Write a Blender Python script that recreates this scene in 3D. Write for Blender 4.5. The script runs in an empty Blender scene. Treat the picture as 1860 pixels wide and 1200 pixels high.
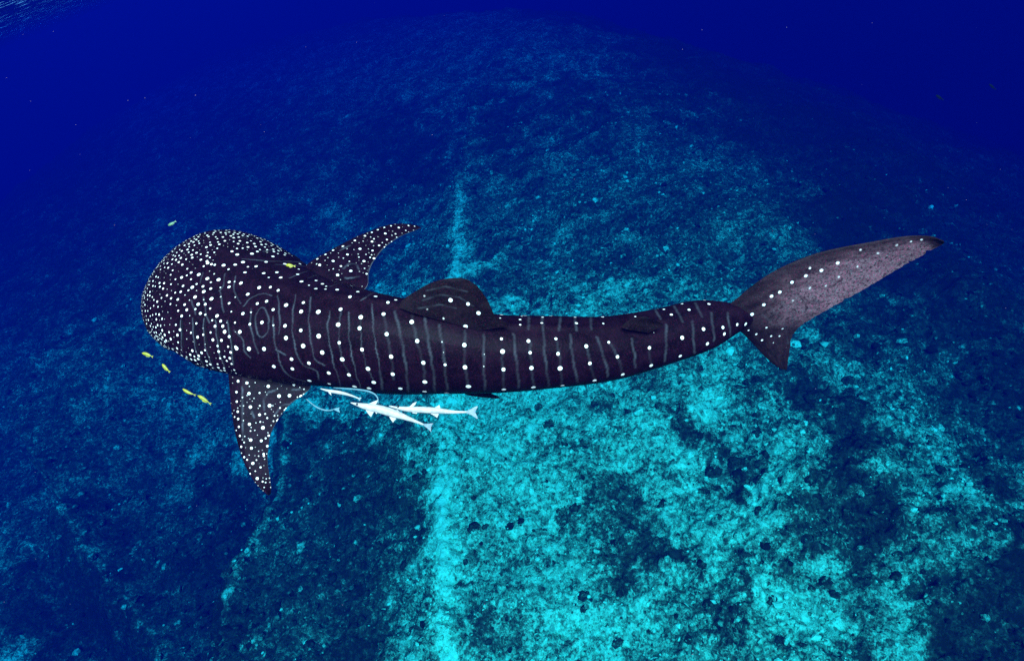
import bpy, bmesh, math, random
import numpy as np
from mathutils import Vector, Matrix, kdtree

random.seed(7)
rng = np.random.default_rng(7)
scene = bpy.context.scene
coll = scene.collection

# ------------------------------------------------------------------ camera
FPX = 1250.0                      # focal length in pixels of the 1860 px wide photograph
PITCH, ROLL = math.radians(33.0), math.radians(22.0)
W = 1.7                           # size of the reef relative to its 10 m working scale
CAM0 = np.array([0.0, 0.0, 10.0])  # camera in the reef's working scale
CAM = CAM0 * W
F = np.array([0.0, math.cos(PITCH), -math.sin(PITCH)])
U0 = np.array([0.0, math.sin(PITCH), math.cos(PITCH)])
R0 = np.array([1.0, 0.0, 0.0])
U = math.cos(ROLL) * U0 + math.sin(ROLL) * R0
R = math.cos(ROLL) * R0 - math.sin(ROLL) * U0

cd = bpy.data.cameras.new('camera')
cam = bpy.data.objects.new('camera', cd)
coll.objects.link(cam)
cd.sensor_fit = 'HORIZONTAL'
cd.sensor_width = 36.0
cd.lens = 36.0 * FPX / 1860.0
cd.clip_start = 0.05
cd.clip_end = 1000.0
cam.matrix_world = Matrix(((R[0], U[0], -F[0], CAM[0]), (R[1], U[1], -F[1], CAM[1]),
                           (R[2], U[2], -F[2], CAM[2]), (0, 0, 0, 1)))
scene.camera = cam

# ------------------------------------------------------------------ light
SUN_EL, SUN_AZ = math.radians(49), math.radians(176)     # azimuth from +Y towards +X
world = bpy.data.worlds.new('World')
scene.world = world
world.use_nodes = True
wn = world.node_tree.nodes
wl = world.node_tree.links
for n in list(wn):
    wn.remove(n)
sky = wn.new('ShaderNodeTexSky')
sky.sky_type = 'NISHITA'
sky.sun_disc = False
sky.sun_elevation = SUN_EL
sky.sun_rotation = SUN_AZ
bg = wn.new('ShaderNodeBackground')
bg.inputs['Strength'].default_value = 0.06
wo = wn.new('ShaderNodeOutputWorld')
wl.new(sky.outputs[0], bg.inputs['Color'])
wl.new(bg.outputs[0], wo.inputs['Surface'])

sd = bpy.data.lights.new('sun', 'SUN')
sd.energy = 5.0
sd.angle = math.radians(26)
sd.color = (1.0, 0.96, 0.9)
sun = bpy.data.objects.new('sun', sd)
coll.objects.link(sun)
to_sun = Vector((math.cos(SUN_EL) * math.sin(SUN_AZ), math.cos(SUN_EL) * math.cos(SUN_AZ), math.sin(SUN_EL)))
sun.rotation_euler = to_sun.to_track_quat('Z', 'Y').to_euler()
sun.location = (0, 0, 30)

vs = scene.view_settings
vs.view_transform = 'Standard'
vs.look = 'None'
vs.exposure = 2.3
vs.gamma = 1.0
vs.use_curve_mapping = False
scene.cycles.use_denoising = False
scene.cycles.max_bounces = 5
scene.cycles.diffuse_bounces = 2
scene.cycles.glossy_bounces = 2
scene.cycles.transparent_max_bounces = 8
scene.cycles.volume_bounces = 0

# ------------------------------------------------------------------ helpers
def nrm(v):
    v = np.asarray(v, float)
    return v / np.maximum(np.linalg.norm(v, axis=-1, keepdims=True), 1e-12)

def P(px, py, d):
    """photo pixel + depth along the optical axis -> world point"""
    px, py, d = (np.asarray(q, float) for q in (px, py, d))
    return CAM + d[..., None] * (F + R * ((px - 930.0) / FPX)[..., None] + U * ((600.0 - py) / FPX)[..., None])

def proj(p):
    q = np.asarray(p, float) - CAM
    d = q @ F
    return 930 + FPX * (q @ R) / d, 600 - FPX * (q @ U) / d, d

def ground_at(px, py, z=0.0):
    ray = F + R * (px - 930.0) / FPX + U * (600.0 - py) / FPX
    t = (z - CAM0[2]) / ray[2]
    return CAM0 + ray * t

def cubic(xs, ys, x):
    """monotone-ish cubic Hermite interpolation (ys may have columns)"""
    xs = np.asarray(xs, float); ys = np.asarray(ys, float); x = np.asarray(x, float)
    if ys.ndim == 1:
        return cubic(xs, ys[:, None], x)[..., 0]
    h = np.diff(xs); dl = np.diff(ys, axis=0) / h[:, None]
    m = np.zeros_like(ys)
    m[1:-1] = (dl[:-1] * h[1:, None] + dl[1:] * h[:-1, None]) / (h[1:] + h[:-1])[:, None]
    m[0], m[-1] = dl[0], dl[-1]
    i = np.clip(np.searchsorted(xs, x) - 1, 0, len(xs) - 2)
    t = ((x - xs[i]) / h[i])[..., None]; hh = h[i][..., None]
    return ((2*t**3 - 3*t**2 + 1) * ys[i] + (t**3 - 2*t**2 + t) * hh * m[i]
            + (-2*t**3 + 3*t**2) * ys[i+1] + (t**3 - t**2) * hh * m[i+1])

def smooth(e0, e1, x):
    t = np.clip((x - e0) / (e1 - e0), 0, 1)
    return t * t * (3 - 2 * t)

_perm = np.random.default_rng(3).permutation(256)
_perm = np.concatenate([_perm, _perm])
_ga = np.random.default_rng(4).uniform(0, 2 * math.pi, 256)
_gx, _gy = np.cos(_ga), np.sin(_ga)
def perlin(x, y):
    xi = np.floor(x).astype(int); yi = np.floor(y).astype(int)
    xf, yf = x - xi, y - yi
    xi &= 255; yi &= 255
    u = xf**3 * (xf * (xf * 6 - 15) + 10); v = yf**3 * (yf * (yf * 6 - 15) + 10)
    def g(ix, iy, dx, dy):
        k = _perm[_perm[ix & 255] + (iy & 255)]
        return _gx[k] * dx + _gy[k] * dy
    a = g(xi, yi, xf, yf); b = g(xi + 1, yi, xf - 1, yf)
    c = g(xi, yi + 1, xf, yf - 1); d = g(xi + 1, yi + 1, xf - 1, yf - 1)
    return ((a + u * (b - a)) + v * ((c + u * (d - c)) - (a + u * (b - a)))) * 1.5
def fbm(x, y, o=4, gain=0.5):
    s = 0; a = 1.0
    for k in range(o):
        s = s + a * perlin(x * 2**k + 17.3 * k, y * 2**k + 5.1 * k); a *= gain
    return s

def mesh_obj(name, verts, faces, mat, parent=None, smooth_shade=True, attrs=None):
    me = bpy.data.meshes.new(name)
    verts = np.asarray(verts, np.float32)
    if isinstance(faces, np.ndarray):
        nf, k = faces.shape
        me.vertices.add(len(verts)); me.vertices.foreach_set('co', verts.ravel())
        me.loops.add(nf * k); me.loops.foreach_set('vertex_index', faces.astype(np.int32).ravel())
        me.polygons.add(nf); me.polygons.foreach_set('loop_start', np.arange(0, nf * k, k, dtype=np.int32))
        me.update(calc_edges=True); me.validate()
    else:
        me.from_pydata([tuple(map(float, v)) for v in verts], [], [tuple(int(i) for i in f) for f in faces])
        me.update()
    me.polygons.foreach_set('use_smooth', [smooth_shade] * len(me.polygons))
    for k, v in (attrs or {}).items():
        at = me.attributes.new(k, 'FLOAT', 'POINT')
        at.data.foreach_set('value', np.asarray(v, np.float32))
    me.materials.append(mat)
    o = bpy.data.objects.new(name, me)
    coll.objects.link(o)
    if parent is not None:
        o.parent = parent
        o.matrix_parent_inverse = Matrix.Translation(-parent.location)
    return o

def tag(o, label=None, cat=None, group=None, kind=None):
    for k, v in (('label', label), ('category', cat), ('group', group), ('kind', kind)):
        if v: o[k] = v
    return o

def empty(name, loc, label, cat, group=None):
    o = bpy.data.objects.new(name, None)
    o.empty_display_size = 0.1
    o.location = tuple(float(q) for q in loc)
    coll.objects.link(o)
    return tag(o, label, cat, group)

class Mat:
    def __init__(s, name):
        s.m = bpy.data.materials.new(name); s.m.use_nodes = True
        s.t = s.m.node_tree; s.n = s.t.nodes; s.l = s.t.links
        s.b = s.n['Principled BSDF']
    def node(s, typ, **kw):
        n = s.n.new(typ)
        for k, v in kw.items():
            setattr(n, k, v)
        return n
    def link(s, a, b): s.l.new(a, b)
    def attr(s, name):
        n = s.node('ShaderNodeAttribute'); n.attribute_name = name; return n.outputs['Fac']
    def obj_co(s):
        return s.node('ShaderNodeTexCoord').outputs['Object']
    def noise(s, scale, detail=4, rough=0.55, co=None, dist=0.0):
        n = s.node('ShaderNodeTexNoise'); n.inputs['Scale'].default_value = scale
        n.inputs['Detail'].default_value = detail; n.inputs['Roughness'].default_value = rough
        n.inputs['Distortion'].default_value = dist
        s.link(co if co is not None else s.obj_co(), n.inputs['Vector']); return n.outputs['Fac']
    def voronoi(s, scale, co=None, feature='F1'):
        n = s.node('ShaderNodeTexVoronoi'); n.feature = feature
        n.inputs['Scale'].default_value = scale
        s.link(co if co is not None else s.obj_co(), n.inputs['Vector']); return n.outputs['Distance']
    def ramp(s, fac, stops):
        n = s.node('ShaderNodeValToRGB'); e = n.color_ramp.elements
        while len(e) < len(stops): e.new(0.5)
        for el, (p, c) in zip(e, stops):
            el.position = p; el.color = (*c, 1) if len(c) == 3 else c
        s.link(fac, n.inputs['Fac']); return n.outputs['Color']
    def maprange(s, v, a, b, c=0.0, d=1.0):
        n = s.node('ShaderNodeMapRange'); n.interpolation_type = 'SMOOTHSTEP'
        for k, q in zip(('From Min', 'From Max', 'To Min', 'To Max'), (a, b, c, d)): n.inputs[k].default_value = q
        s.link(v, n.inputs['Value']); return n.outputs['Result']
    def math(s, op, a, b):
        n = s.node('ShaderNodeMath', operation=op)
        for i, q in enumerate((a, b)):
            if isinstance(q, (int, float)): n.inputs[i].default_value = q
            else: s.link(q, n.inputs[i])
        return n.outputs[0]
    def mix(s, fac, a, b, blend='MIX'):
        n = s.node('ShaderNodeMix', data_type='RGBA', blend_type=blend)
        for key, q in (('Factor', fac), ('A', a), ('B', b)):
            sock = [i for i in n.inputs if i.name == key and i.type == ('VALUE' if key == 'Factor' else 'RGBA')][0]
            if isinstance(q, (int, float)): sock.default_value = q
            elif isinstance(q, tuple): sock.default_value = (*q, 1) if len(q) == 3 else q
            else: s.link(q, sock)
        return [o for o in n.outputs if o.type == 'RGBA'][0]
    def out(s, col, rough=0.6, spec=0.2, bump=None, bump_d=0.01, bump_s=0.5):
        if isinstance(col, tuple): s.b.inputs['Base Color'].default_value = (*col, 1)
        else: s.link(col, s.b.inputs['Base Color'])
        s.b.inputs['Roughness'].default_value = rough
        s.b.inputs['Specular IOR Level'].default_value = spec
        if bump is not None:
            n = s.node('ShaderNodeBump'); n.inputs['Distance'].default_value = bump_d
            n.inputs['Strength'].default_value = bump_s
            s.link(bump, n.inputs['Height']); s.link(n.outputs[0], s.b.inputs['Normal'])
        return s.m

# ------------------------------------------------------------------ sea water: one closed box of scattering water
SURF_Z = CAM[2] + 1.5
hb = bpy.data.meshes.new('haze')
bmx = bmesh.new()
bmesh.ops.create_cube(bmx, size=1.0)
for v in bmx.verts:
    v.co = Vector((v.co.x * 620, v.co.y * 620, (CAM[2] + 2.4) if v.co.z > 0 else -66.0))
bmx.to_mesh(hb); bmx.free()
haze = bpy.data.objects.new('haze', hb); coll.objects.link(haze)
tag(haze, 'clear deep blue sea water filling the whole scene', None, None, 'stuff')
hm = bpy.data.materials.new('sea_water'); hm.use_nodes = True
ht = hm.node_tree
for n in list(ht.nodes): ht.nodes.remove(n)
pv = ht.nodes.new('ShaderNodeVolumePrincipled')
WATER_DENSITY = 0.20 / W
pv.inputs['Color'].default_value = (0.0, 0.0007, 0.0185, 1)
pv.inputs['Absorption Color'].default_value = (0.15, 0.525, 0.79, 1)
pv.inputs['Density'].default_value = WATER_DENSITY
pv.inputs['Anisotropy'].default_value = 0.0
ho = ht.nodes.new('ShaderNodeOutputMaterial')
ht.links.new(pv.outputs[0], ho.inputs['Volume'])
hb.materials.append(hm)

# ------------------------------------------------------------------ water surface far above left
def build_surface():
    n = 240
    g = np.linspace(-1, 1, n)
    g = np.sign(g) * np.abs(g)**1.8 * 250
    X, Y = np.meshgrid(g, g, indexing='ij')
    Z = SURF_Z + 0.05 * fbm(X * 0.25, Y * 0.25, 3)
    v = np.stack([X, Y, Z], -1).reshape(-1, 3)
    i = np.arange(n * n).reshape(n, n)
    f = np.stack([i[:-1, :-1], i[:-1, 1:], i[1:, 1:], i[1:, :-1]], -1).reshape(-1, 4)
    m = bpy.data.materials.new('water_surface'); m.use_nodes = True
    t = m.node_tree; N = t.nodes; L = t.links
    for q in list(N): N.remove(q)
    co = N.new('ShaderNodeTexCoord')
    mp = N.new('ShaderNodeMapping'); mp.inputs['Rotation'].default_value = (0, 0, math.radians(-50)); mp.inputs['Scale'].default_value = (0.35, 3.0, 1)
    L.new(co.outputs['Object'], mp.inputs['Vector'])
    n1 = N.new('ShaderNodeTexNoise'); n1.inputs['Scale'].default_value = 1.6; n1.inputs['Detail'].default_value = 5
    L.new(mp.outputs[0], n1.inputs['Vector'])
    mr = N.new('ShaderNodeMapRange'); mr.inputs['From Min'].default_value = 0.63; mr.inputs['From Max'].default_value = 0.72
    L.new(n1.outputs['Fac'], mr.inputs['Value'])
    bp = N.new('ShaderNodeBump'); bp.inputs['Strength'].default_value = 0.6; bp.inputs['Distance'].default_value = 0.15
    L.new(n1.outputs['Fac'], bp.inputs['Height'])
    lw = N.new('ShaderNodeLayerWeight'); lw.inputs['Blend'].default_value = 0.5
    fr = N.new('ShaderNodeMapRange'); fr.inputs['From Min'].default_value = 0.42; fr.inputs['From Max'].default_value = 0.62
    L.new(lw.outputs['Facing'], fr.inputs['Value'])
    tr = N.new('ShaderNodeBsdfTransparent')
    gl = N.new('ShaderNodeBsdfGlossy'); gl.inputs['Roughness'].default_value = 0.15; gl.inputs['Color'].default_value = (0.55, 0.5, 0.6, 1)
    L.new(bp.outputs[0], gl.inputs['Normal'])
    glint = N.new('ShaderNodeBsdfTranslucent'); glint.inputs['Color'].default_value = (0.5, 0.55, 0.6, 1)  # pale translucent streaks imitate sun glints on the ripples
    m1 = N.new('ShaderNodeMixShader'); L.new(fr.outputs[0], m1.inputs['Fac']); L.new(tr.outputs[0], m1.inputs[1]); L.new(gl.outputs[0], m1.inputs[2])
    m2 = N.new('ShaderNodeMixShader'); L.new(mr.outputs[0], m2.inputs['Fac']); L.new(m1.outputs[0], m2.inputs[1]); L.new(glint.outputs[0], m2.inputs[2])
    o = N.new('ShaderNodeOutputMaterial'); L.new(m2.outputs[0], o.inputs['Surface'])
    tag(mesh_obj('water_surface', v, f, m), None, None, None, 'structure')
build_surface()

# ------------------------------------------------------------------ seabed
EDGE_PX = [(-900, 1900), (-560, 1350), (-420, 1000), (-330, 720), (-150, 440), (120, 240), (400, 80), (680, 10), (960, -20),
           (1130, 20), (1280, 95), (1400, 210), (1520, 345), (1660, 460), (1850, 620), (2150, 930), (2500, 1500), (2600, 2200), (930, 2600)]
edge = np.array([ground_at(*q)[:2] for q in EDGE_PX])
def poly_signed(pts, X, Y):
    """distance to a closed polygon, positive outside"""
    d2 = np.full(X.shape, 1e9); inside = np.zeros(X.shape, bool)
    n = len(pts)
    for i in range(n):
        ax, ay = pts[i]; bx, by = pts[(i + 1) % n]
        ex, ey = bx - ax, by - ay
        t = np.clip(((X - ax) * ex + (Y - ay) * ey) / (ex * ex + ey * ey), 0, 1)
        d2 = np.minimum(d2, (X - ax - t * ex)**2 + (Y - ay - t * ey)**2)
        c = ((ay > Y) != (by > Y)) & (X < (bx - ax) * (Y - ay) / (by - ay + 1e-12) + ax)
        inside ^= c
    d = np.sqrt(d2)
    return np.where(inside, -d, d)
def line_dist(pts, X, Y):
    """distance to an open polyline and the side (+1 on its right when walking from first to last)"""
    best = np.full(X.shape, 1e9); side = np.ones(X.shape)
    for (ax, ay), (bx, by) in zip(pts[:-1], pts[1:]):
        ex, ey = bx - ax, by - ay
        t = np.clip(((X - ax) * ex + (Y - ay) * ey) / (ex * ex + ey * ey), 0, 1)
        d = np.hypot(X - ax - t * ex, Y - ay - t * ey)
        cr = ex * (Y - ay) - ey * (X - ax)
        k = d < best
        best = np.where(k, d, best); side = np.where(k, np.where(cr < 0, 1.0, -1.0), side)
    return best, side
LEDGE = np.array([ground_at(*q)[:2] for q in [(500, 700), (470, 850), (432, 935), (390, 1010), (364, 1080), (356, 1150), (352, 1230), (348, 1400), (338, 1700)]])
SEAM = np.array([ground_at(*q)[:2] for q in [(840, 330), (830, 450), (812, 700), (800, 800), (803, 900), (808, 1000), (808, 1100), (812, 1200), (815, 1400), (820, 1800)]])
LEDGE2 = np.array([ground_at(*q)[:2] for q in [(60, 880), (90, 960), (165, 1060), (182, 1200), (185, 1350), (190, 1600)]])

def height(X, Y):
    d = poly_signed(edge, X + 0.9 * perlin(X * 0.3, Y * 0.3), Y + 0.9 * perlin(X * 0.3 + 9, Y * 0.3))
    h = -0.72 * 3.0 * np.logaddexp(0, (d + 1.2) / 3.0)
    h = np.maximum(h, -34 + 2.5 * perlin(X * 0.05, Y * 0.05))
    dl, s = line_dist(LEDGE, X, Y)
    h = h - 1.7 * smooth(0, 1.5, dl * (s > 0)) * smooth(11, 5, dl) + 0.18 * np.exp(-(dl / 0.28)**2)
    ds, s2 = line_dist(SEAM, X, Y)
    h = h - 0.8 * smooth(0, 2.6, ds * (s2 > 0)) * smooth(16, 8, ds) + 0.12 * np.exp(-(ds / 0.3)**2)
    d2, s3 = line_dist(LEDGE2, X, Y)
    h = h - 1.4 * smooth(0, 1.3, d2 * (s3 > 0)) * smooth(11, 5, d2) + 0.12 * np.exp(-(d2 / 0.3)**2)
    h = h + 0.35 * fbm(X * 0.22, Y * 0.22, 2) + 0.20 * fbm(X * 0.9 + 3, Y * 0.9, 3)
    r = 1 - np.abs(fbm(X * 2.2, Y * 2.2, 3))
    h = h + 0.15 * r + 0.07 * fbm(X * 6.5, Y * 6.5, 3, 0.65)
    return h
def seabed_hit(px, py):
    z = 0.0
    for _ in range(12):
        p = ground_at(px, py, z)
        z = 0.5 * z + 0.5 * float(height(np.array([p[0]]), np.array([p[1]]))[0])
    return ground_at(px, py, z)

# dark reef patches, far bands painting a haze fade, painted shade on left slopes (photo position, half sizes in pixels, weight) laid on the ground
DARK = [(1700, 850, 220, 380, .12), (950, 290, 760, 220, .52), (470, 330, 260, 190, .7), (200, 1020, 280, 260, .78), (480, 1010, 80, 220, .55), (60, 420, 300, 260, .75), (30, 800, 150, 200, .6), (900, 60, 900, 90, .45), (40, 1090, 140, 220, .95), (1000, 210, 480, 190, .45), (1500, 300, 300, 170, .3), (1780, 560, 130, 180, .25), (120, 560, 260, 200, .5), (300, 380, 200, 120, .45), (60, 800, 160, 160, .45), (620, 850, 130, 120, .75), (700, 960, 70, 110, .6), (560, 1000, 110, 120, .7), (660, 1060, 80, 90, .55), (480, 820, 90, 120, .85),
        (330, 930, 75, 210, 1.0), (335, 1110, 60, 150, 1.0), (560, 1150, 120, 80, .6), (200, 800, 150, 120, .5), (230, 1000, 110, 140, .6), (60, 1050, 60, 200, 1.0),  # leading entries paint in shade on the steep slope left of the ledge
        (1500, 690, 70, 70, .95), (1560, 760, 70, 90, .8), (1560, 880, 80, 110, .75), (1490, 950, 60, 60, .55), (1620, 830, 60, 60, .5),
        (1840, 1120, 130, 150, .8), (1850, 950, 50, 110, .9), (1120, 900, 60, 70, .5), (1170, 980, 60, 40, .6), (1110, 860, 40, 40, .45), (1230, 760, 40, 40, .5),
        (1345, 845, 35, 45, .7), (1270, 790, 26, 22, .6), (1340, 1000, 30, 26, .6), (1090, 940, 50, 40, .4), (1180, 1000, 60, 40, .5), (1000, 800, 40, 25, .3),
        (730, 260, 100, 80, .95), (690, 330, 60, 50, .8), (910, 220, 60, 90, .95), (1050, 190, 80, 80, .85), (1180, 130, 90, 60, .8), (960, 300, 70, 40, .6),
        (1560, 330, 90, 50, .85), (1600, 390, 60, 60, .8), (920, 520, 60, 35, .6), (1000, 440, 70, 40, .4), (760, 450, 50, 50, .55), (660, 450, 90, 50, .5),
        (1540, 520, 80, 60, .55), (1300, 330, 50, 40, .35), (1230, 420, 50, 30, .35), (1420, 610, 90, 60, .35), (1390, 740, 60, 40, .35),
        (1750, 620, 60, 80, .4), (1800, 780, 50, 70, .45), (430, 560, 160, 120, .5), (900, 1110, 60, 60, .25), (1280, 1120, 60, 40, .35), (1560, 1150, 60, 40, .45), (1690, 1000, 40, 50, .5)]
PALE = [(1735, 700, 70, 190, .35), (1400, 330, 120, 90, .5), (1330, 250, 80, 60, .4), (835, 430, 30, 110, .5), (812, 830, 26, 90, .8), (810, 1000, 18, 120, .7), (808, 1150, 16, 60, .8), (940, 850, 120, 110, .55), (960, 1000, 130, 120, .5),
        (1020, 1120, 140, 80, .45), (1330, 400, 30, 110, .6), (1440, 245, 40, 40, .8), (590, 385, 35, 60, .8), (1345, 290, 40, 60, .4), (1460, 1040, 100, 120, .3),
        (1560, 1080, 90, 90, .25), (1250, 900, 60, 70, .4), (1420, 900, 50, 90, .5), (1670, 400, 22, 70, .6), (1715, 540, 16, 60, .6), (1790, 520, 40, 60, .4), (940, 740, 130, 60, .6), (1250, 720, 100, 40, .5), (1660, 960, 40, 60, .4), (1860, 850, 20, 60, .4), (1690, 700, 50, 80, .4)]
def patches(lst, px, py):
    s = np.zeros_like(px)
    for cx, cy, rx, ry, w in lst:
        q = ((px - cx) / rx)**2 + ((py - cy) / ry)**2
        s = np.maximum(s, w * smooth(1.7, 0.25, q))
    return s
def rubble(name, reef):
    """broken coral rubble: pieces of random brightness, algae patches and pits"""
    m = Mat(name)
    vm = m.node('ShaderNodeVectorMath', operation='SCALE'); vm.inputs['Scale'].default_value = 1 / W
    m.link(m.node('ShaderNodeNewGeometry').outputs['Position'], vm.inputs[0]); co = vm.outputs[0]
    big = m.noise(0.55, 4, .6, co)
    mid = m.noise(3.3, 6, .72, co, .1)
    fine = m.noise(9.0, 5, .75, co)
    def cells(scale):
        n = m.node('ShaderNodeTexVoronoi'); n.inputs['Scale'].default_value = scale
        w = m.node('ShaderNodeMix', data_type='VECTOR'); w.inputs['Factor'].default_value = .04
        nz = m.node('ShaderNodeTexNoise'); nz.inputs['Scale'].default_value = scale * .8
        m.link(co, nz.inputs['Vector'])
        m.link(co, w.inputs[4]); m.link(nz.outputs['Color'], w.inputs[5])
        m.link(w.outputs[1], n.inputs['Vector'])
        sp = m.node('ShaderNodeSeparateColor'); m.link(n.outputs['Color'], sp.inputs[0])
        return n.outputs['Distance'], sp.outputs[0], sp.outputs[1]
    d1, c1, k1 = cells(7.0); d2, c2, k2 = cells(19.0); d3, c3, k3 = cells(42.0)
    s = m.math('ADD', m.math('MULTIPLY', big, .30), m.math('MULTIPLY', mid, .54))
    s = m.math('ADD', s, m.math('MULTIPLY', fine, .62))
    for c, w in ((c1, .17), (c2, .22), (c3, .20)):
        s = m.math('ADD', s, m.math('MULTIPLY', c, w))
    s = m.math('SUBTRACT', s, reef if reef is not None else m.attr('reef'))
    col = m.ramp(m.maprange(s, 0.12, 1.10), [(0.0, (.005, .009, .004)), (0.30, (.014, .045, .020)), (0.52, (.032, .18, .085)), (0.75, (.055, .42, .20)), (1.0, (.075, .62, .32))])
    pit = m.math('MULTIPLY', m.maprange(k1, .80, .86), m.maprange(d1, .62, .35))
    col = m.mix(m.math('MULTIPLY', pit, .55), col, (.01, .022, .012))
    gr = m.math('MULTIPLY', m.maprange(k2, .86, .92), m.maprange(d2, .55, .30))
    col = m.mix(m.math('MULTIPLY', gr, m.maprange(s, .4, .9, .02, .4)), col, (.10, .50, .23))
    hgt = m.math('ADD', m.math('ADD', mid, m.math('MULTIPLY', fine, .7)), m.math('SUBTRACT', 0.0, m.math('ADD', m.math('MULTIPLY', d1, .5), m.math('MULTIPLY', d2, .25))))
    return m.out(col, .95, .0, hgt, .05, .7)
def reef_at(X, Y):
    # where each ground point lies relative to the mapped dark and pale patches (patch map is fixed on the ground)
    g = np.stack([X, Y, np.zeros_like(X)], -1)
    q = g - CAM0; d = np.maximum(q @ F, 0.3)
    px, py = 930 + FPX * (q @ R) / d, 600 - FPX * (q @ U) / d
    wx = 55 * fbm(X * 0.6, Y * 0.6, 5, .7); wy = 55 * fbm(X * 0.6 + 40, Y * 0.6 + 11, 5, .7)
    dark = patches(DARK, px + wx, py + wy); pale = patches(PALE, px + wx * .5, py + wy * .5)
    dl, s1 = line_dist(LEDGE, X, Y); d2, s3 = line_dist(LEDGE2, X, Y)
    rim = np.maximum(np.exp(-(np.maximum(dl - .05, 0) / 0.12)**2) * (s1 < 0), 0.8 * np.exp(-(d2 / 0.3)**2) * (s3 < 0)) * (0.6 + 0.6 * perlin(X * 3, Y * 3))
    rim_fade = smooth(-4.0, 3, poly_signed(edge, X + 1.6 * perlin(X * .25, Y * .25), Y))  # painted darkening of the outer rim, so the crest fades like haze
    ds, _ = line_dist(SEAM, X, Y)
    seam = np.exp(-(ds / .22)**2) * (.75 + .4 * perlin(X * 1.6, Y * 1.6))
    rag = fbm(X * .9 + 7, Y * .9 + 3, 4, .65)
    reef = np.clip(0.40 + 0.42 * dark - 0.14 * pale - 0.42 * rim - .24 * seam + .11 * rag + .36 * rim_fade, 0, 1.15)  # reef tone also carries the painted rim fade and slope shade
    return reef
def build_seabed():
    na, nr = 720, 640
    az = np.radians(np.linspace(-112, 118, na))
    rad = 1.2 * np.exp(np.linspace(0, math.log(150 / 1.2), nr))
    A, Rr = np.meshgrid(az, rad, indexing='ij')
    X, Y = Rr * np.sin(A), Rr * np.cos(A)
    Z = height(X, Y)
    v = np.stack([X, Y, Z], -1).reshape(-1, 3)
    i = np.arange(na * nr).reshape(na, nr)
    f = np.stack([i[:-1, :-1], i[1:, :-1], i[1:, 1:], i[:-1, 1:]], -1).reshape(-1, 4)
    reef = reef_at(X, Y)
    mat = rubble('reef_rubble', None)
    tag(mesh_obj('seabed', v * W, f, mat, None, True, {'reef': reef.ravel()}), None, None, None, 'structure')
build_seabed()

def build_rubble_stones():
    """loose coral rubble strewn over the reef: thousands of small angular stones"""
    n = 27000
    az = np.radians(rng.uniform(-66, 74, n)); rr = np.exp(rng.uniform(math.log(4.5), math.log(34), n))
    X, Y = rr * np.sin(az), rr * np.cos(az)
    # gather them loosely into drifts
    keep = (fbm(X * .5 + 3, Y * .5, 3) + rng.uniform(-.6, .6, n)) > -.25
    X, Y = X[keep], Y[keep]; n = len(X)
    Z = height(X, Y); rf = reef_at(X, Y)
    bm = bmesh.new(); bmesh.ops.create_icosphere(bm, subdivisions=1, radius=1.0)
    bv = np.array([v.co[:] for v in bm.verts]); bf = np.array([[v.index for v in f.verts] for f in bm.faces]); bm.free()
    size = .020 + .075 * rng.power(.45, n) ** 2 * rng.uniform(.4, 1, n)
    size = size * np.clip(np.hypot(X, Y) / 9.0, .8, 1.6)
    jit = 1 + rng.uniform(-.32, .32, (n, len(bv), 1))
    sc = size[:, None] * rng.uniform(.6, 1.25, (n, 3)) * np.array([1, 1, .75])
    an = rng.uniform(0, 2 * math.pi, n); ca, sa = np.cos(an), np.sin(an)
    V = bv[None] * jit * sc[:, None, :]
    V = np.stack([V[..., 0] * ca[:, None] - V[..., 1] * sa[:, None], V[..., 0] * sa[:, None] + V[..., 1] * ca[:, None], V[..., 2]], -1)
    V = V + np.stack([X, Y, Z + size * .25], -1)[:, None]
    fc = bf[None] + (np.arange(n) * len(bv))[:, None, None]
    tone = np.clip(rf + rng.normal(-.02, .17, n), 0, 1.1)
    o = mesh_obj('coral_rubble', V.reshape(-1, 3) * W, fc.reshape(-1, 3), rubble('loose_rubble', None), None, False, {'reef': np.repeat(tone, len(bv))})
    tag(o, None, None, None, 'stuff')
build_rubble_stones()

# ------------------------------------------------------------------ whale shark
# stations: spine pixel x, y, depth, half width (m), half height (m), view elevation above the back (deg)
ST = np.array([
    (285.6, 517.2, 5.68, .00, .00, 56), (340, 521.5, 5.58, .56, .357, 61), (400, 531.0, 5.46, .603, .347, 59.3), (460, 566.2, 5.33, .595, .364, 55.3),
    (530, 594, 5.18, .491, .381, 50), (620, 614.1, 5.04, .386, .392, 44.9), (700, 630.6, 4.95, .322, .400, 39.8), (800, 638.2, 4.90, .292, .363, 42.5),
    (900, 644.9, 4.90, .272, .307, 45.9), (1000, 641.3, 4.93, .258, .276, 49.1), (1100, 634.3, 4.98, .241, .238, 52.3), (1200, 612.3, 5.05, .219, .197, 55.3),
    (1290, 586.7, 5.12, .190, .154, 56.4), (1335, 579, 5.16, .108, .125, 56.2), (1372, 573, 5.185, .050, .055, 56), (1410, 564, 5.20, .026, .026, 56), (1470, 548, 5.20, .003, .003, 56)])
NS, NT = 1040, 520
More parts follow.
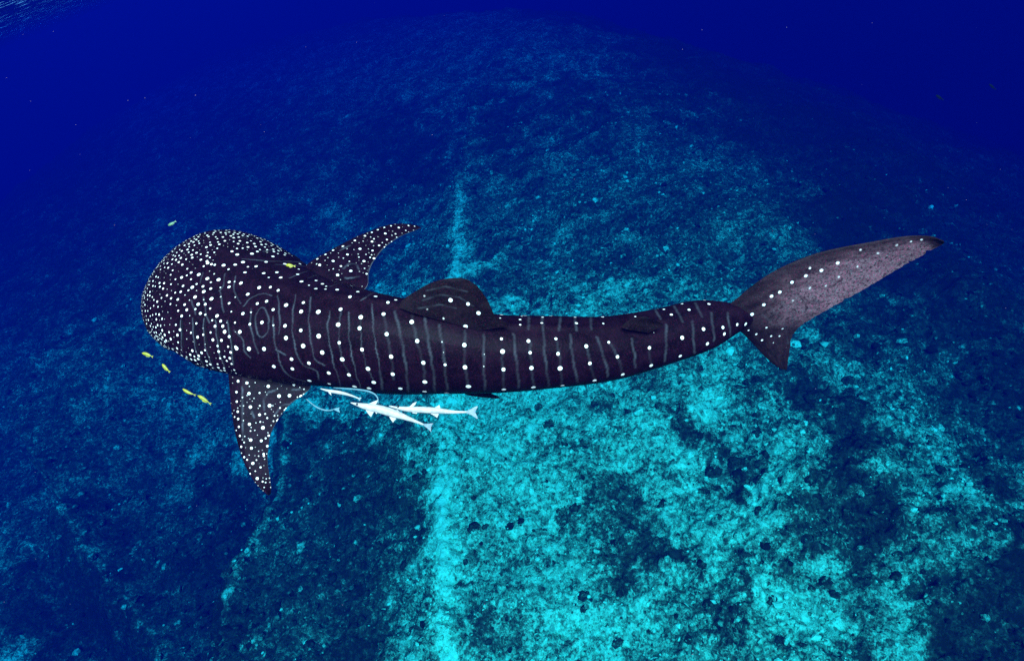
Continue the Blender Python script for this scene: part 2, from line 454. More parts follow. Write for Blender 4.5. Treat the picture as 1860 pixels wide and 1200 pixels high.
def build_body():
    key = P(ST[:, 0], ST[:, 1], ST[:, 2])
    arc = np.concatenate([[0], np.cumsum(np.linalg.norm(np.diff(key, axis=0), axis=1))])
    Ltot = arc[-1]
    # dense near the snout
    dens = np.interp(np.linspace(0, 1, 400), [0, .2, .3, 1], [1.9, 1.9, 1.0, .8])
    cum = np.concatenate([[0], np.cumsum(dens)])
    s = Ltot * np.interp(np.linspace(0, 1, NS), cum / cum[-1], np.linspace(0, 1, 401))
    s[1] = s[2] * 0.3
    C = cubic(arc, key, s)
    al = np.radians(cubic(arc, ST[:, 5], s))
    # cap: the head is built from a blunt superellipse over the first s0
    a_st, b_st = ST[:, 3].copy(), ST[:, 4].copy()
    a_st[0], b_st[0] = .53, .26
    a = cubic(arc, a_st, s); b = cubic(arc, b_st, s)
    s0 = 0.55
    q = np.clip((s0 - s) / s0, 0, 1)
    capa = (1 - q**1.9)**(1 / 2.1); capb = (1 - q**2.0)**(1 / 2.0)
    a = a * np.maximum(capa, 1e-3); b = b * np.maximum(capb, 1e-3)
    T = nrm(np.gradient(C, s, axis=0))
    N = nrm(CAM - C)
    D = U[None] * np.cos(al)[:, None] + N * np.sin(al)[:, None]
    D = nrm(D - (D * T).sum(1, keepdims=True) * T)
    Lf = np.cross(T, D)                         # T runs from snout to tail: points to one side
    Lf = np.where(((Lf @ U) > 0)[:, None], Lf, -Lf)    # towards the far side (up in the photograph)
    th = np.linspace(0, 2 * math.pi, NT, endpoint=False)
    th = th - .45 * np.sin(th)                  # 0 = back, pi/2 = far side, pi = belly, 3pi/2 = near side
    c, sn = np.cos(th), np.sin(th)
    e = 1.0
    x = np.sign(sn) * np.abs(sn)**e
    y = np.sign(c) * np.abs(c)**e
    flat = smooth(.9, .3, s / s0 / 2.2)[:, None]
    ridge_on = smooth(.35, 1.1, s) * smooth(Ltot, Ltot - 1.2, s)
    dth = np.minimum(th, 2 * math.pi - th)
    rid = 0.045 * np.exp(-(dth / .11)**2)[None] * ridge_on[:, None]
    for ang, amp in ((0.72, .005), (1.2, .005)):
        rid = rid + amp * np.exp(-((dth - ang) / .07)**2)[None] * ridge_on[:, None]
    bel = np.where(c < 0, 0.86, 1.0)[None]
    off = a[:, None] * x[None]
    up = b[:, None] * y[None] * bel + b[:, None] * rid
    off = off * (1 + rid * .5)
    V = C[:, None] + Lf[:, None] * off[..., None] + D[:, None] * up[..., None]
    # gill ledges: each slit steps the skin by a few millimetres
    idx = np.arange(NS * NT).reshape(NS, NT)
    nx = np.roll(idx, -1, axis=1)
    f = np.stack([idx[:-1], nx[:-1], nx[1:], idx[1:]], -1).reshape(-1, 4)
    return dict(V=V, F=f, C=C, T=T, D=D, L=Lf, a=a, b=b, s=s, th=th, arc=arc, Ltot=Ltot)
B = build_body()

def vert_normals(V):
    du = np.gradient(V, axis=0)
    dv = np.roll(V, -1, axis=1) - np.roll(V, 1, axis=1)
    n = np.cross(du, dv)
    cen = V.mean(axis=1, keepdims=True)
    n = np.where(((n * (V - cen)).sum(-1, keepdims=True) < 0), -n, n)
    return nrm(n)
BN = vert_normals(B['V'])
bpx, bpy_, bd = proj(B['V'])
facing = (BN * (CAM - B['V'])).sum(-1) > 0
_fi = np.argwhere(facing.ravel())[:, 0]
_kd2 = kdtree.KDTree(len(_fi))
for k, (x_, y_) in enumerate(zip(bpx.ravel()[_fi], bpy_.ravel()[_fi])):
    _kd2.insert((x_, y_, 0.0), k)
_kd2.balance()
def on_body(px, py):
    """index of the body vertex seen at a photo pixel"""
    _, k, dist = _kd2.find((px, py, 0.0))
    return int(_fi[k]), dist
Vflat = B['V'].reshape(-1, 3); Nflat = BN.reshape(-1, 3)
body_kd = kdtree.KDTree(len(Vflat))
for k, v in enumerate(Vflat):
    body_kd.insert(v, k)
body_kd.balance()
def mirror(i):
    r, c = divmod(i, NT)
    return r * NT + (NT - c) % NT

spot = np.zeros(NS * NT, np.float32)
line = np.zeros(NS * NT, np.float32)
def stamp(arr, kd, co, r, val=1.0, soft=.0045, stretch=None, verts=None):
    for (_, k, d) in kd.find_range(co, r + soft):
        w = val * min(1.0, max(0.0, (r + soft - d) / (2 * soft)))
        if w > arr[k]: arr[k] = w

TRUNK = [(330.0,503.8,4.0),(347.5,495.0,4.0),(361.2,498.2,4.4),(376.2,506.2,4.4),(396.8,508.0,4.6),(383.0,512.5,3.0),(416.2,511.8,3.4),(416.2,521.2,4.0),(400.0,521.8,3.0),(437.5,513.8,4.6),(349.5,521.2,4.4),(332.5,519.5,3.6),(370.5,529.2,4.4),(354.2,539.2,4.2),(384.2,542.5,5.0),(360.0,552.5,4.4),(363.8,569.2,4.4),(394.2,573.8,4.6),(416.2,550.8,3.8),(385.5,581.2,3.2),(322.5,543.8,3.8),(335.5,552.5,3.8),(388.8,497.5,3.0),(336.2,535.8,2.6),(343.8,545.0,2.4),(370.0,543.8,2.6),(401.2,538.8,3.0),(427.5,540.0,2.8),(420.0,566.2,3.0),(405.0,592.0,4.2),(408.0,602.5,4.6),(426.2,511.2,2.6),
 (520,554,5.4),(517.5,591,5),(519,614,5),(496,562,4.4),(497,590,3.2),(476,585,5),(467.5,551,4.4),(484,547.5,4),(471,522.5,4.6),(491,521,4),(505.5,527.5,4.2),
 (450,534.5,5),(441,569.5,4.6),(435.5,602.5,5),(454,589,3.4),(456,567,3.2),(452,633,5),(479,633,5.2),(429.5,633,5),(497.5,666,5),(529,652.5,5),(531,669.5,5.2),(550,628,5.2),
 (561.5,659,5.2),(547,599.5,4.6),(547.5,566,4.8),(551,549,4.6),(578,566,5.4),(578.5,610,5.4),(586,640,5.4),(597.5,677.5,5.6),(618.5,561,5),(614,589,5.2),(616,622.5,4.8),
 (622,653,5.4),(656,576,5.4),(654,595.5,5.4),(657.5,634.5,5.6),(668,670,6.2),(696,570,4.6),(702.5,607,4.8),(709.5,647.5,5.4),(713.5,679,6),(748,552.5,3.2),(748,584.5,5.6),
 (757,619,5.6),(768.5,659,6),(562,691,5.6),(597.7,696.8,5.2),(633.5,681,5.6),(643.5,702,6),(670,705,5.6),(679.3,694.3,6),(727.7,705.5,6.5),(772,693.3,6.6),(771.7,710.5,6.4),
 (802,620.5,3),(806,640,2.6),(809,662,3.6),(812,713,6),(844,626,5),(845.4,667,5.8),(850.6,702,6.6),(879,643,2.6),(879,665,2.8),(911.5,615,3.8),(912.6,638,5.4),(913.7,670.5,5.8),
 (914.8,707,6.4),(959.6,619,4.4),(962.4,640.4,4.8),(965.7,668,5.4),(969.4,703.3,5.8),(1009.7,615.3,4.2),(1013,642,5.2),(1018,669,5.8),(1021.6,699.8,5.8),(1065.8,628.3,4.8),
 (1071.2,659.7,5.2),(1079.9,690.7,5.8),(1106.5,621.4,3.8),(1122,647.8,5.2),(1131.5,679.9,5.6),(1179,631.8,5),(1182.8,663.6,5),(1187.8,603.6,2.4),(1234.8,646.3,5),(1239.5,613,5.2),
 (1277.7,597.7,4.8),(1284.5,624.2,4.6),(1312.6,594.8,4.2),(1316,606.5,4.6),(1339,589.4,4.2),(1354.5,588.7,4.8),(857,715,5)]
FARF = [(911.5,571.5,3.6),(909,577.4,3),(948,573.7,3.4),(944.7,580,3.6),(944.4,589.5,3.2),(985.6,575.8,3.6),(983.7,586.7,4),(1044.8,575.8,3.6),(1046.5,587,4.4),(1094.6,575.2,4.2),
 (1096.4,587,3.2),(1153.6,574.8,3),(1193.6,558.5,3.6),(1205.8,561.8,3.6),(1219.6,571,4.2),(1238.7,552,3.6),(1140,566.7,3),(1252,562,4),(1287.4,552.3,4),(1279.7,545,3.6),(1311,542.6,3.8),
 (441.2,476.2,5.0),(465.0,483.8,4.4),(450.0,484.5,3.0),(427.0,480.8,4.6),(406.2,481.8,5.0),(445.0,494.5,4.4),(478.8,496.2,4.6),(510.0,503.8,4.8),(503.2,494.5,4.4),(488.2,503.8,3.2),(540.8,498.2,4.4),(547.5,510.8,5.2),(573.8,509.2,4.0),(585.8,515.5,4.4),(573.8,523.8,4.8),(612.5,526.2,5.0),(605.0,507.5,4.0),(483.0,475.5,4.2),(517.5,479.2,4.4),(545.0,479.2,4.0),(563.8,489.2,4.0),(577.5,489.2,3.6),(542.5,488.8,3.0),(457.5,460.5,4.6),(430.8,462.5,4.6),(495.8,465.8,4.4),(421.2,456.2,4.0),(561.2,518.0,3.0),(390.0,481.2,3.4),(415.0,488.8,3.0),(377.5,477.5,4.6),(592.5,520.0,3.0),
 (612.5,526,5),(591,524.5,3.2),(639,516,4),(604.5,507.5,4),(650,529.5,4.6),(682,538,5),
 (636,539,4.6),(705,549,4.4),(719,545,4.2)]
def px_r(i, r):
    return r * bd.ravel()[i] / FPX
for (x_, y_, r_) in TRUNK:
    i, dd = on_body(x_, y_)
    stamp(spot, body_kd, Vflat[i], px_r(i, r_) * .74 * rng.uniform(.88, 1.1), 1.0 if r_ > 3.3 else .75)
    j = mirror(i)
    if not facing.ravel()[j]:
        stamp(spot, body_kd, Vflat[j], px_r(i, r_), 1.0)
for (x_, y_, r_) in FARF:
    i, dd = on_body(x_, y_)
    stamp(spot, body_kd, Vflat[i], px_r(i, r_) * .70)
# small spots crowd the head: dart throwing over the surface, tighter towards the snout
SL5 = [[(331,582),(332,612),(334,640)], [(352,578),(354,600),(356,625),(371,661),(383,677)], [(373,578),(374,616),(387,660),(397,674)], [(394,581),(396,603),(401,640),(412,671)], [(415,582),(420,607),(424,635),(426,663)]]
def head_spots():
    cand = rng.permutation(np.argwhere((B['s'] < 1.75)[:, None] & np.ones((1, NT), bool)).astype(int))[:60000]
    pts = []; cell = {}
    for r, c in cand:
        k = r * NT + c
        p = Vflat[k]
        x_, y_ = bpx.ravel()[k], bpy_.ravel()[k]
        th = B['th'][c]; near = th > math.pi; dth = min(th, 2 * math.pi - th)
        s = B['s'][r]
        if dth > 2.3: continue
        if facing.ravel()[k]:
            if near:
                if x_ > 385 and y_ < 580 and dth < 1.5: continue
                if y_ > 576 and min(abs(x_ - np.interp(y_, [q[1] for q in pl], [q[0] for q in pl])) for pl in SL5 if pl[0][1] - 3 < y_ < pl[-1][1] + 3 or pl is SL5[0]) < 3.6 and y_ < 680: continue
                if x_ > 427 + 6 * (rng.random() - .5): continue
                if min((x_ - q[0])**2 + (y_ - q[1])**2 for q in TRUNK[:45]) < 85: continue
            else:
                if x_ > 395 and y_ > 452 + .12 * (x_ - 425): continue
                if x_ > 548: continue
                if min((x_ - q[0])**2 + (y_ - q[1])**2 for q in FARF[17:51]) < 75: continue
        elif s > 1.2: continue
        g = smooth(.05, .85, s)
        sp = .021 + .019 * g
        if near and dth < 1.0: sp *= 1.0 + .30 * g
        if dth > 1.3: sp *= .8
        key = tuple((p / .1).astype(int)); ok = True
        for dx in (-1, 0, 1):
            for dy in (-1, 0, 1):
                for dz in (-1, 0, 1):
                    for (q, sq) in cell.get((key[0] + dx, key[1] + dy, key[2] + dz), ()):
                        if (q[0]-p[0])**2 + (q[1]-p[1])**2 + (q[2]-p[2])**2 < ((sp + sq) / 2)**2:
                            ok = False; break
                    if not ok: break
                if not ok: break
            if not ok: break
        if not ok: continue
        cell.setdefault(key, []).append((p, sp)); pts.append((k, sp, g))
    for k, sp, g in pts:
        big = rng.random()
        r = (.0046 + .0032 * g) * (1.0 + .35 * (big > .6) - .25 * (big < .3))
        stamp(spot, body_kd, Vflat[k], r, 1.0 if big > .3 else .72, .003)
    return len(pts)
nhead = head_spots()

def ell(cx, cy, rx, ry, n=26):
    return [(cx + rx * math.cos(t), cy + ry * math.sin(t)) for t in np.linspace(0, 2 * math.pi, n)]
LINES = [[(537,535),(532,567),(535,625),(550,662),(575,675),(580,690)], [(565,540),(561,580),(565,620),(575,655),(590,664)], [(599,565),(595,595),(601,635),(606,660),(616,690),(621,708)],
 [(634,567),(634,610),(640,650),(646,675),(655,706)], [(676,552),(679,605),(685,642),(691,680),(695,708)], [(717,565),(727,605),(735,650),(740,690),(741,712)], [(770,567),(776,605),(782,645),(788,680),(790,712)],
 [(797,590),(803,620),(808,662),(812,708)], [(879,608),(879,640),(880,690),(881,708)], [(933,606),(936,641),(940,673),(942,704)], [(987,604),(990,647),(994,680),(997,702)], [(1036,608),(1040,647),(1046,678),(1049,695)],
 [(1085,612),(1094,641),(1102,667),(1105,684)], [(1148,615),(1152,643),(1155,669)], [(1210,590),(1210,630),(1208,656)], [(1258,584),(1261,642)], [(1292,568),(1298,619)], [(1322,568),(1327,610)],
 [(504,537),(507,560),(508,590),(507,607)], [(496,575),(499,620),(506,647),(517,675),(535,687),(556,693)], ell(476, 585, 12, 27), [(456,560),(455,590),(459,610),(465,630),(469,642)],
 [(442,556),(450,546),(462,538),(480,533),(495,537)], [(400,530),(403,550),(407,568)], [(370,540),(376,575),(380,585)], [(348,545),(355,572)], [(408,497),(405,520),(398,528)], [(368,495),(364,515)],
 [(425,600),(440,615),(444,636),(455,650)], [(427,502),(425,520),(430,540),(438,552)], [(500,635),(520,645)], [(912,640),(913,670),(915,706)], [(844,600),(845,667),(850,700)], [(962,620),(966,668),(969,703)],
 [(655,576),(658,635),(668,670),(680,695)], [(619,561),(616,622),(622,653),(640,690)], [(697,570),(703,607),(710,648),(716,690)], [(748,570),(757,619),(768,659),(772,700)], [(1013,620),(1018,669),(1021,700)],
 [(1066,628),(1072,660),(1080,690)], [(1107,622),(1122,648),(1131,680)], [(1179,632),(1183,664)],
 [(560,505),(590,492)], [(525,505),(560,492),(600,490)], [(600,520),(640,505)], [(655,545),(690,525)], [(500,480),(560,484),(620,494)], [(440,470),(490,474),(545,476),(600,488)], [(985,572),(986,600)], [(1045,574),(1046,600)], [(1072,574),(1075,598)], [(1018,573),(1016,600)], [(960,572),(961,598)], [(1190,560),(1200,580)],[(1225,556),(1240,585)],[(1262,550),(1276,575)]]
SLITS = [[(331,582),(332,612),(334,640)], [(352,578),(354,600),(356,625),(371,661),(383,677)], [(373,578),(374,616),(387,660),(397,674)], [(394,581),(396,603),(401,640),(412,671)], [(415,582),(420,607),(424,635),(426,663)], [(343,650),(352,661),(362,669)],
         [(440,434),(450,431),(461,429)], [(478,459),(487,457),(498,455)], [(533,462),(541,465),(547,468)]]
NRIM = len(LINES)
LINES += [[(x - 3.0, y) for x, y in pl] for pl in SLITS[:6]] + [[(x, y - 2.5) for x, y in pl] for pl in SLITS[6:]]
for li, pl in enumerate(LINES):
    pl = np.array(pl, float)
    seg = np.concatenate([[0], np.cumsum(np.linalg.norm(np.diff(pl, axis=0), axis=1))])
    faint = .55 if 31 <= li <= 41 else 1.0
    wob = rng.uniform(0, 6)
    for t in np.arange(0, seg[-1], 1.4):
        q = cubic(seg, pl, np.array([t]))[0] if len(pl) > 2 else pl[0] + (pl[1] - pl[0]) * t / seg[-1]
        xx = q[0] + .7 * math.sin(t * .17 + wob)
        i, dd = on_body(xx, q[1])
        if dd > 4: continue
        back = q[0] > 690
        rr = px_r(i, (1.4 if back else .6) + .5 * abs(math.sin(t * .05 + wob)))
        val = faint * (.55 if back else .85) * (.75 + .2 * math.sin(t * .09 + wob * 2)) * rng.uniform(.8, 1.1)
        if li >= NRIM: rr, val = px_r(i, .7), .9
        stamp(line, body_kd, Vflat[i], rr, val, .007 if back else .004)
        j = mirror(i)
        if not facing.ravel()[j]: stamp(line, body_kd, Vflat[j], rr, val, .0055)

def skin(name, dark, tint, pale, mott=(.0, .0, .0), rough=.55):
    m = Mat(name)
    co = m.obj_co()
    n1 = m.noise(9, 5, .6, co); n2 = m.noise(60, 3, .6, co)
    base = m.mix(m.maprange(n1, .35, .7), dark, tint)
    base = m.mix(m.math('MULTIPLY', m.maprange(n2, .45, .75), .5), base, tuple(q * 1.9 for q in tint))
    # fine pigment speckle: warm, cold and plain grains
    g1 = m.noise(120, 3, .7, co); g2 = m.noise(145, 3, .7, co)
    base = m.mix(m.maprange(g1, .56, .70), base, (tint[0] * 4.6, tint[1] * .8, tint[2] * 2.4))
    base = m.mix(m.maprange(g2, .57, .72), base, (tint[0] * .5, tint[1] * 4.4, tint[2] * 3.4))
    gm = m.ramp(n1, [(.3, tuple(q * .6 for q in mott)), (.7, mott)])
    gm = m.mix(m.maprange(g1, .52, .66), gm, (mott[0] * 2.8, mott[1] * .9, mott[2] * 1.7))
    gm = m.mix(m.maprange(g2, .52, .66), gm, (mott[0] * .9, mott[1] * 2.3, mott[2] * 1.9))
    gm = m.mix(m.maprange(n2, .5, .66), gm, tuple(q * .22 for q in mott))
    base = m.mix(m.attr('grey'), base, gm)
    base = m.mix(0.0, base, m.ramp(n1, [(.3, tuple(q * .6 for q in mott)), (.7, mott)]))
    base = m.mix(m.attr('belly'), base, (.42, .44, .46))
    lf = m.math('MULTIPLY', m.attr('line'), m.maprange(m.noise(22, 3, .6, co), .3, .62, .55, 1.0))
    base = m.mix(lf, base, (.045, .053, .062))
    sv = m.math('ADD', m.attr('spot'), m.math('MULTIPLY', m.math('SUBTRACT', m.noise(48, 2, .6, co), .5), .55))
    sv = m.math('MULTIPLY', m.maprange(sv, .42, .82), m.maprange(m.attr('spot'), .1, .9, .25, 1.0))
    base = m.mix(sv, base, pale)
    return m.out(base, .46, .017, m.math('ADD', n2, m.math('MULTIPLY', n1, .4)), .006, .35)
M_skin = skin('whale_shark_skin', (.0016, .0006, .0010), (.0050, .0018, .0035), (.62, .61, .54), (.1, .08, .1))

root_loc = Vflat.reshape(NS, NT, 3)[NS // 2].mean(0)
shark = empty('whale_shark', root_loc, 'huge dark whale shark covered in white spots, swimming left above the reef', 'whale shark')
thf = np.tile(B['th'], NS); dthf = np.minimum(thf, 2 * math.pi - thf)
belly = smooth(2.25, 2.6, dthf)
mesh_obj('body', Vflat, B['F'], M_skin, shark, True, {'spot': spot, 'line': line, 'belly': belly, 'grey': np.repeat(.16 * smooth(B['Ltot'] - .40, B['Ltot'] - .03, B['s']), NT)})

# ---- fins: ruled surfaces between a leading and a trailing edge, with thickness
def fin(name, pairs, thick, spots, mat, nu=150, nv=90, grey=None, lines=(), jag=0.0, spread=None, edge_line=.0, extra=0):
    pairs = np.array(pairs, float)           # (lx, ly, ldepth, tx, ty, tdepth)
    A = P(pairs[:, 0], pairs[:, 1], pairs[:, 2]); Z = P(pairs[:, 3], pairs[:, 4], pairs[:, 5])
    mid = (A + Z) / 2
    k = np.concatenate([[0], np.cumsum(np.linalg.norm(np.diff(mid, axis=0), axis=1) + .004)])
    u = np.linspace(0, k[-1], nu)
    A, Z = cubic(k, A, u), cubic(k, Z, u)
    v = np.linspace(0, 1, nv)
    v = .5 - .5 * np.cos(v * math.pi) * .9 - .05 * np.cos(v * math.pi)
    v = (v - v[0]) / (v[-1] - v[0])
    if jag:
        w = jag * (np.maximum(0, perlin(u * 14 + 3.3, u * 0 + .7)) + .5 * np.maximum(0, perlin(u * 45, u * 0 + 2.7)) + 2.6 * np.exp(-((u / k[-1] - .905) / .010)**2) + 1.2 * np.exp(-((u / k[-1] - .80) / .006)**2))
        Z = Z + (A - Z) * w[:, None]
    S = A[:, None] + (Z - A)[:, None] * v[None, :, None]
    du = np.gradient(S, axis=0); dv = np.gradient(S, axis=1)
    n = nrm(np.cross(du, dv))
    n = np.where((n * (CAM - S)).sum(-1, keepdims=True) < 0, -n, n)
    n0 = nrm(n.mean((0, 1)))
    n = nrm(n * .3 + n0)
    prof = (np.clip(v / .18, 0, 1)**.5) * (1 - .93 * np.clip((v - .18) / .82, 0, 1)) 
    prof[0] = 0.0
    taper = np.interp(u / k[-1], [0, 1], [1.0, .22]) if spread is None else np.interp(u / k[-1], *spread)
    tt = thick * taper[:, None] * prof[None] + .0012
    Sf = S + n * (tt / 2)[..., None]; Sb = S - n * (tt / 2)[..., None]
    V = np.concatenate([Sf.reshape(-1, 3), Sb.reshape(-1, 3)])
    m = nu * nv
    i = np.arange(m).reshape(nu, nv)
    q = np.stack([i[:-1, :-1], i[1:, :-1], i[1:, 1:], i[:-1, 1:]], -1).reshape(-1, 4)
    fs = [q, q[:, ::-1] + m]
    def strip(a):
        return np.stack([a[:-1], a[:-1] + m, a[1:] + m, a[1:]], -1)
    fs += [strip(i[:, 0]), strip(i[:, -1])[:, ::-1], strip(i[0])[:, ::-1], strip(i[-1])]
    fs = np.concatenate(fs)
    px, py, d = proj(V)
    kd = kdtree.KDTree(len(V))
    for c, p in enumerate(V): kd.insert(p, c)
    kd.balance()
    k2 = kdtree.KDTree(m)
    for c in range(m): k2.insert((px[c], py[c], 0), c)
    k2.balance()
    sa = np.zeros(len(V), np.float32); la = np.zeros(len(V), np.float32)
    for sp in spots:
        x_, y_, r_ = sp[:3]; val = sp[3] if len(sp) > 3 else 1.0
        c = k2.find((x_, y_, 0))[1]
        stamp(sa, kd, V[c], (.60 if len(spots) > 30 else .85) * r_ * d[c] / FPX, .5 + .5 * val, .0035)
    done = [(q[0], q[1]) for q in spots]
    for _ in range(extra * 12):
        if extra <= 0: break
        iu, iv = rng.integers(int(nu * .04), int(nu * .97)), rng.integers(int(nv * .06), int(nv * .96))
        c = iu * nv + iv
        if min((px[c] - q[0])**2 + (py[c] - q[1])**2 for q in done) < 5.2**2: continue
        done.append((px[c], py[c])); extra -= 1
        stamp(sa, kd, V[c], rng.uniform(1.3, 2.0) * d[c] / FPX, rng.uniform(.55, .85), .0035)
    for pl in lines:
        pl = np.array(pl, float)
        seg = np.concatenate([[0], np.cumsum(np.linalg.norm(np.diff(pl, axis=0), axis=1))])
        for t in np.arange(0, seg[-1], 1.5):
            qq = [np.interp(t, seg, pl[:, 0]), np.interp(t, seg, pl[:, 1])]
            c = k2.find((qq[0], qq[1], 0))[1]
            stamp(la, kd, V[c], 1.3 * d[c] / FPX, (.5 + .3 * math.sin(t * .2)) * (.45 if edge_line == 0 else 1), .005)
    if edge_line:
        el = np.zeros((nu, nv)); el[:, -5:] = edge_line; el[:, 0:2] = edge_line * .5
        la = np.maximum(la, np.concatenate([el.ravel(), el.ravel()]))
    g = np.zeros(len(V)) if grey is None else np.concatenate([grey(u / k[-1], v).ravel()] * 2)
    return mesh_obj(name, V, fs, mat, shark, True, {'spot': sa, 'line': la, 'belly': np.zeros(len(V)), 'grey': g})

dep = lambda x: float(np.interp(x, ST[:, 0], ST[:, 2]))
# near pectoral
def c5(x, y): return 380 + x * .25, 620 + y * .25
NP = [((415, 655), (560, 672)), ((415, 680), (564, 702)), ((417, 705), (552, 716)), ((419, 730), (530, 731)), ((422, 755), (513, 750)), ((426, 780), (500, 770)),
      ((432, 805), (491, 790)), ((439, 828), (487, 815)), ((448, 850), (486, 838)), ((460, 871), (489, 860)), ((474, 888), (492, 880)), ((487, 899), (492, 896))]
npd = lambda i: 5.08 - .03 * i * .5
npairs = [(a[0], a[1], npd(i), b[0], b[1], npd(i) + .03) for i, (a, b) in enumerate(NP)]
NPS = [(192,215,4),(210,285,4.4),(275,300,4.6),(305,243,4.2),(358,263,5),(427,325,5),(290,377,4.8),(300,478,5),(200,365,3.8),(200,437,3.6),(207,508,3.8),(210,562,3.8),(215,620,3.4),(222,682,3.2),
 (233,765,3.4),(255,840,3.4),(293,600,4.6),(302,717,4.8),(307,773,4.4),(317,883,4.6),(348,992,4.4),(392,627,5.4),(437,465,5.6),(508,395,5.4),(582,393,5),(677,410,5),(615,313,4.6,.8),(368,372,3.2,.7),
 (365,530,4.2),(378,720,4.2),(422,555,3,.8),(396,818,3.4),(398,832,3.2),(432,683,3.4),(422,758,3.6),(372,912,3),(387,1015,2.8),(298,960,2.8),(335,940,2.8,.7),(400,1060,2.6,.6),(497,578,3.2),(505,568,2.6),
 (240,170,3.8),(300,195,4),(250,465,2.6,.7),(250,520,2.4,.7),(250,575,2.6,.7),(243,405,2.8,.7),(258,690,2.4,.6),(340,590,2.6,.6),(300,650,2.6,.7),(290,825,2.2,.6),(358,795,2.4,.6),(360,830,2.4,.6),
 (515,480,3,.7),(560,505,3.4,.8),(570,498,3,.8),(475,540,2.6,.7),(195,120,3),(255,115,3.4),(370,210,3.2,.7),(405,210,3,.7),(330,300,2.6,.6),(265,770,2,.5),(450,610,2.4,.6),(410,960,2.2,.5),(350,680,2.2,.5)]
fin('pectoral_fin', npairs, .07, [(*c5(s[0], s[1]), *s[2:]) for s in NPS], M_skin, 200, 130, edge_line=1.0, extra=80,
    lines=[[c5(*q) for q in pl] for pl in ([(400,500),(395,420),(430,370),(490,350)], [(470,540),(530,460),(610,455),(650,430)], [(600,350),(690,345),(715,375),(700,410)], [(430,250),(480,290),(530,315)], [(240,330),(245,700)], [(310,510),(330,560)])])
# far pectoral
def c2(x, y): return 530 + x * .25, 380 + y * .25
FP = [((545, 492, 5.36), (655, 535, 5.2)), ((566, 474, 5.40), (668, 517, 5.25)), ((585, 463, 5.46), (669, 500, 5.33)), ((605, 452, 5.53), (674, 483, 5.42)), ((628, 440, 5.6), (683, 468, 5.5)), ((650, 429, 5.67), (697, 451, 5.6)),
      ((675, 419, 5.75), (715, 437, 5.7)), ((697, 411, 5.82), (732, 427, 5.79)), ((717, 407, 5.89), (747, 421, 5.87)), ((738, 407, 5.95), (757, 417, 5.93)), ((756, 410, 6.0), (765, 414, 5.99))]
FPS = [(300,297,3.8),(370,268,3.8),(457,227,3.8),(533,192,3.6),(582,168,3.2),(625,150,3.2),(672,133,3),(722,120,3),(777,133,3.8),(848,118,3),(680,177,4),(583,233,4.2),(495,287,4.4),(403,327,4.2),(245,330,3.6),(185,360,3.6),
 (300,377,4.6),(203,405,4.4),(358,413,3.8),(332,477,4.8),(430,448,5.2),(417,377,3,.7),(523,377,4.6),(597,358,4.2),(587,298,3.4),(635,262,3.6),(690,222,3.2),(755,178,3),(828,155,2.6),(763,202,2.4),(677,280,3.2),(538,327,2.8,.7),
 (487,347,3,.7),(402,287,2.6,.7),(490,245,2.4,.7),(240,370,3,.6),(298,430,3.2,.7),(340,350,2.8,.6),(543,470,3.6),(452,295,2.4,.6),(625,200,2.2,.6),(705,155,2,.6),(260,405,2.4,.5),(530,430,3,.6),(540,265,2,.5)]
fin('pectoral_fin', [(*a, *b) for a, b in FP], .06, [(*c2(s[0], s[1]), *s[2:]) for s in FPS], M_skin, 170, 90, edge_line=1.0, extra=60,
    lines=[[c2(*q) for q in pl] for pl in ([(375,430),(410,400),(450,395),(478,410),(485,440)], [(390,500),(440,500),(490,485)], [(350,300),(430,260)], [(560,440),(610,360),(700,270),(800,190)])])
# dorsal fins
M_fin = skin('whale_shark_fin_skin', (.0022, .0012, .0015), (.0054, .0033, .0038), (.58, .58, .54), (.104, .053, .061))
DF = [((722, 556, 4.60), (868, 600, 4.62)), ((731, 545, 4.585), (896, 596, 4.60)), ((750, 532, 4.555), (922, 588, 4.57)), ((765, 523, 4.53), (901, 575, 4.55)), ((780, 515, 4.51), (893, 562, 4.52)),
      ((797, 509, 4.49), (887, 548, 4.50)), ((812, 506, 4.475), (880, 537, 4.48)), ((826, 505, 4.465), (872, 526, 4.465)), ((840, 506, 4.455), (862, 516, 4.455)), ((849, 509, 4.45), (855, 512, 4.45))]
fin('dorsal_fin', [(*a, *b) for a, b in DF], .06, [(819,545,5),(849.5,552,4.4),(869,568,4.8),(846,592.5,5),(771,537,3.4,.3),(805,578,3.4,.35),(776,562,3,.2)], M_fin, 130, 100, spread=([0, .35, 1], [1, .9, .3]),
    lines=[[(768,545),(800,535),(835,540),(860,556)], [(775,528),(810,520),(850,530)], [(760,560),(800,553),(830,560)]])
D2 = [((1128, 594, 4.74), (1178, 604, 4.76)), ((1136, 586, 4.72), (1190, 598, 4.75)), ((1150, 579, 4.70), (1205, 590, 4.74)), ((1162, 576, 4.685), (1196, 584, 4.71)), ((1172, 575, 4.68), (1186, 579, 4.69))]
fin('second_dorsal_fin', [(*a, *b) for a, b in D2], .03, [], M_fin, 60, 50)
# pelvic fin under the far flank, and its dark underside
PF = [((838, 706, 4.92), (878, 706, 4.94)), ((845, 715, 4.96), (890, 713, 4.98)), ((862, 719, 5.0), (900, 717.5, 5.02)), ((884, 721.5, 5.04), (906, 720, 5.05)), ((900, 723, 5.06), (909, 722.5, 5.06))]
fin('pelvic_fin', [(*a, *b) for a, b in PF], .03, [], M_fin, 40, 40)
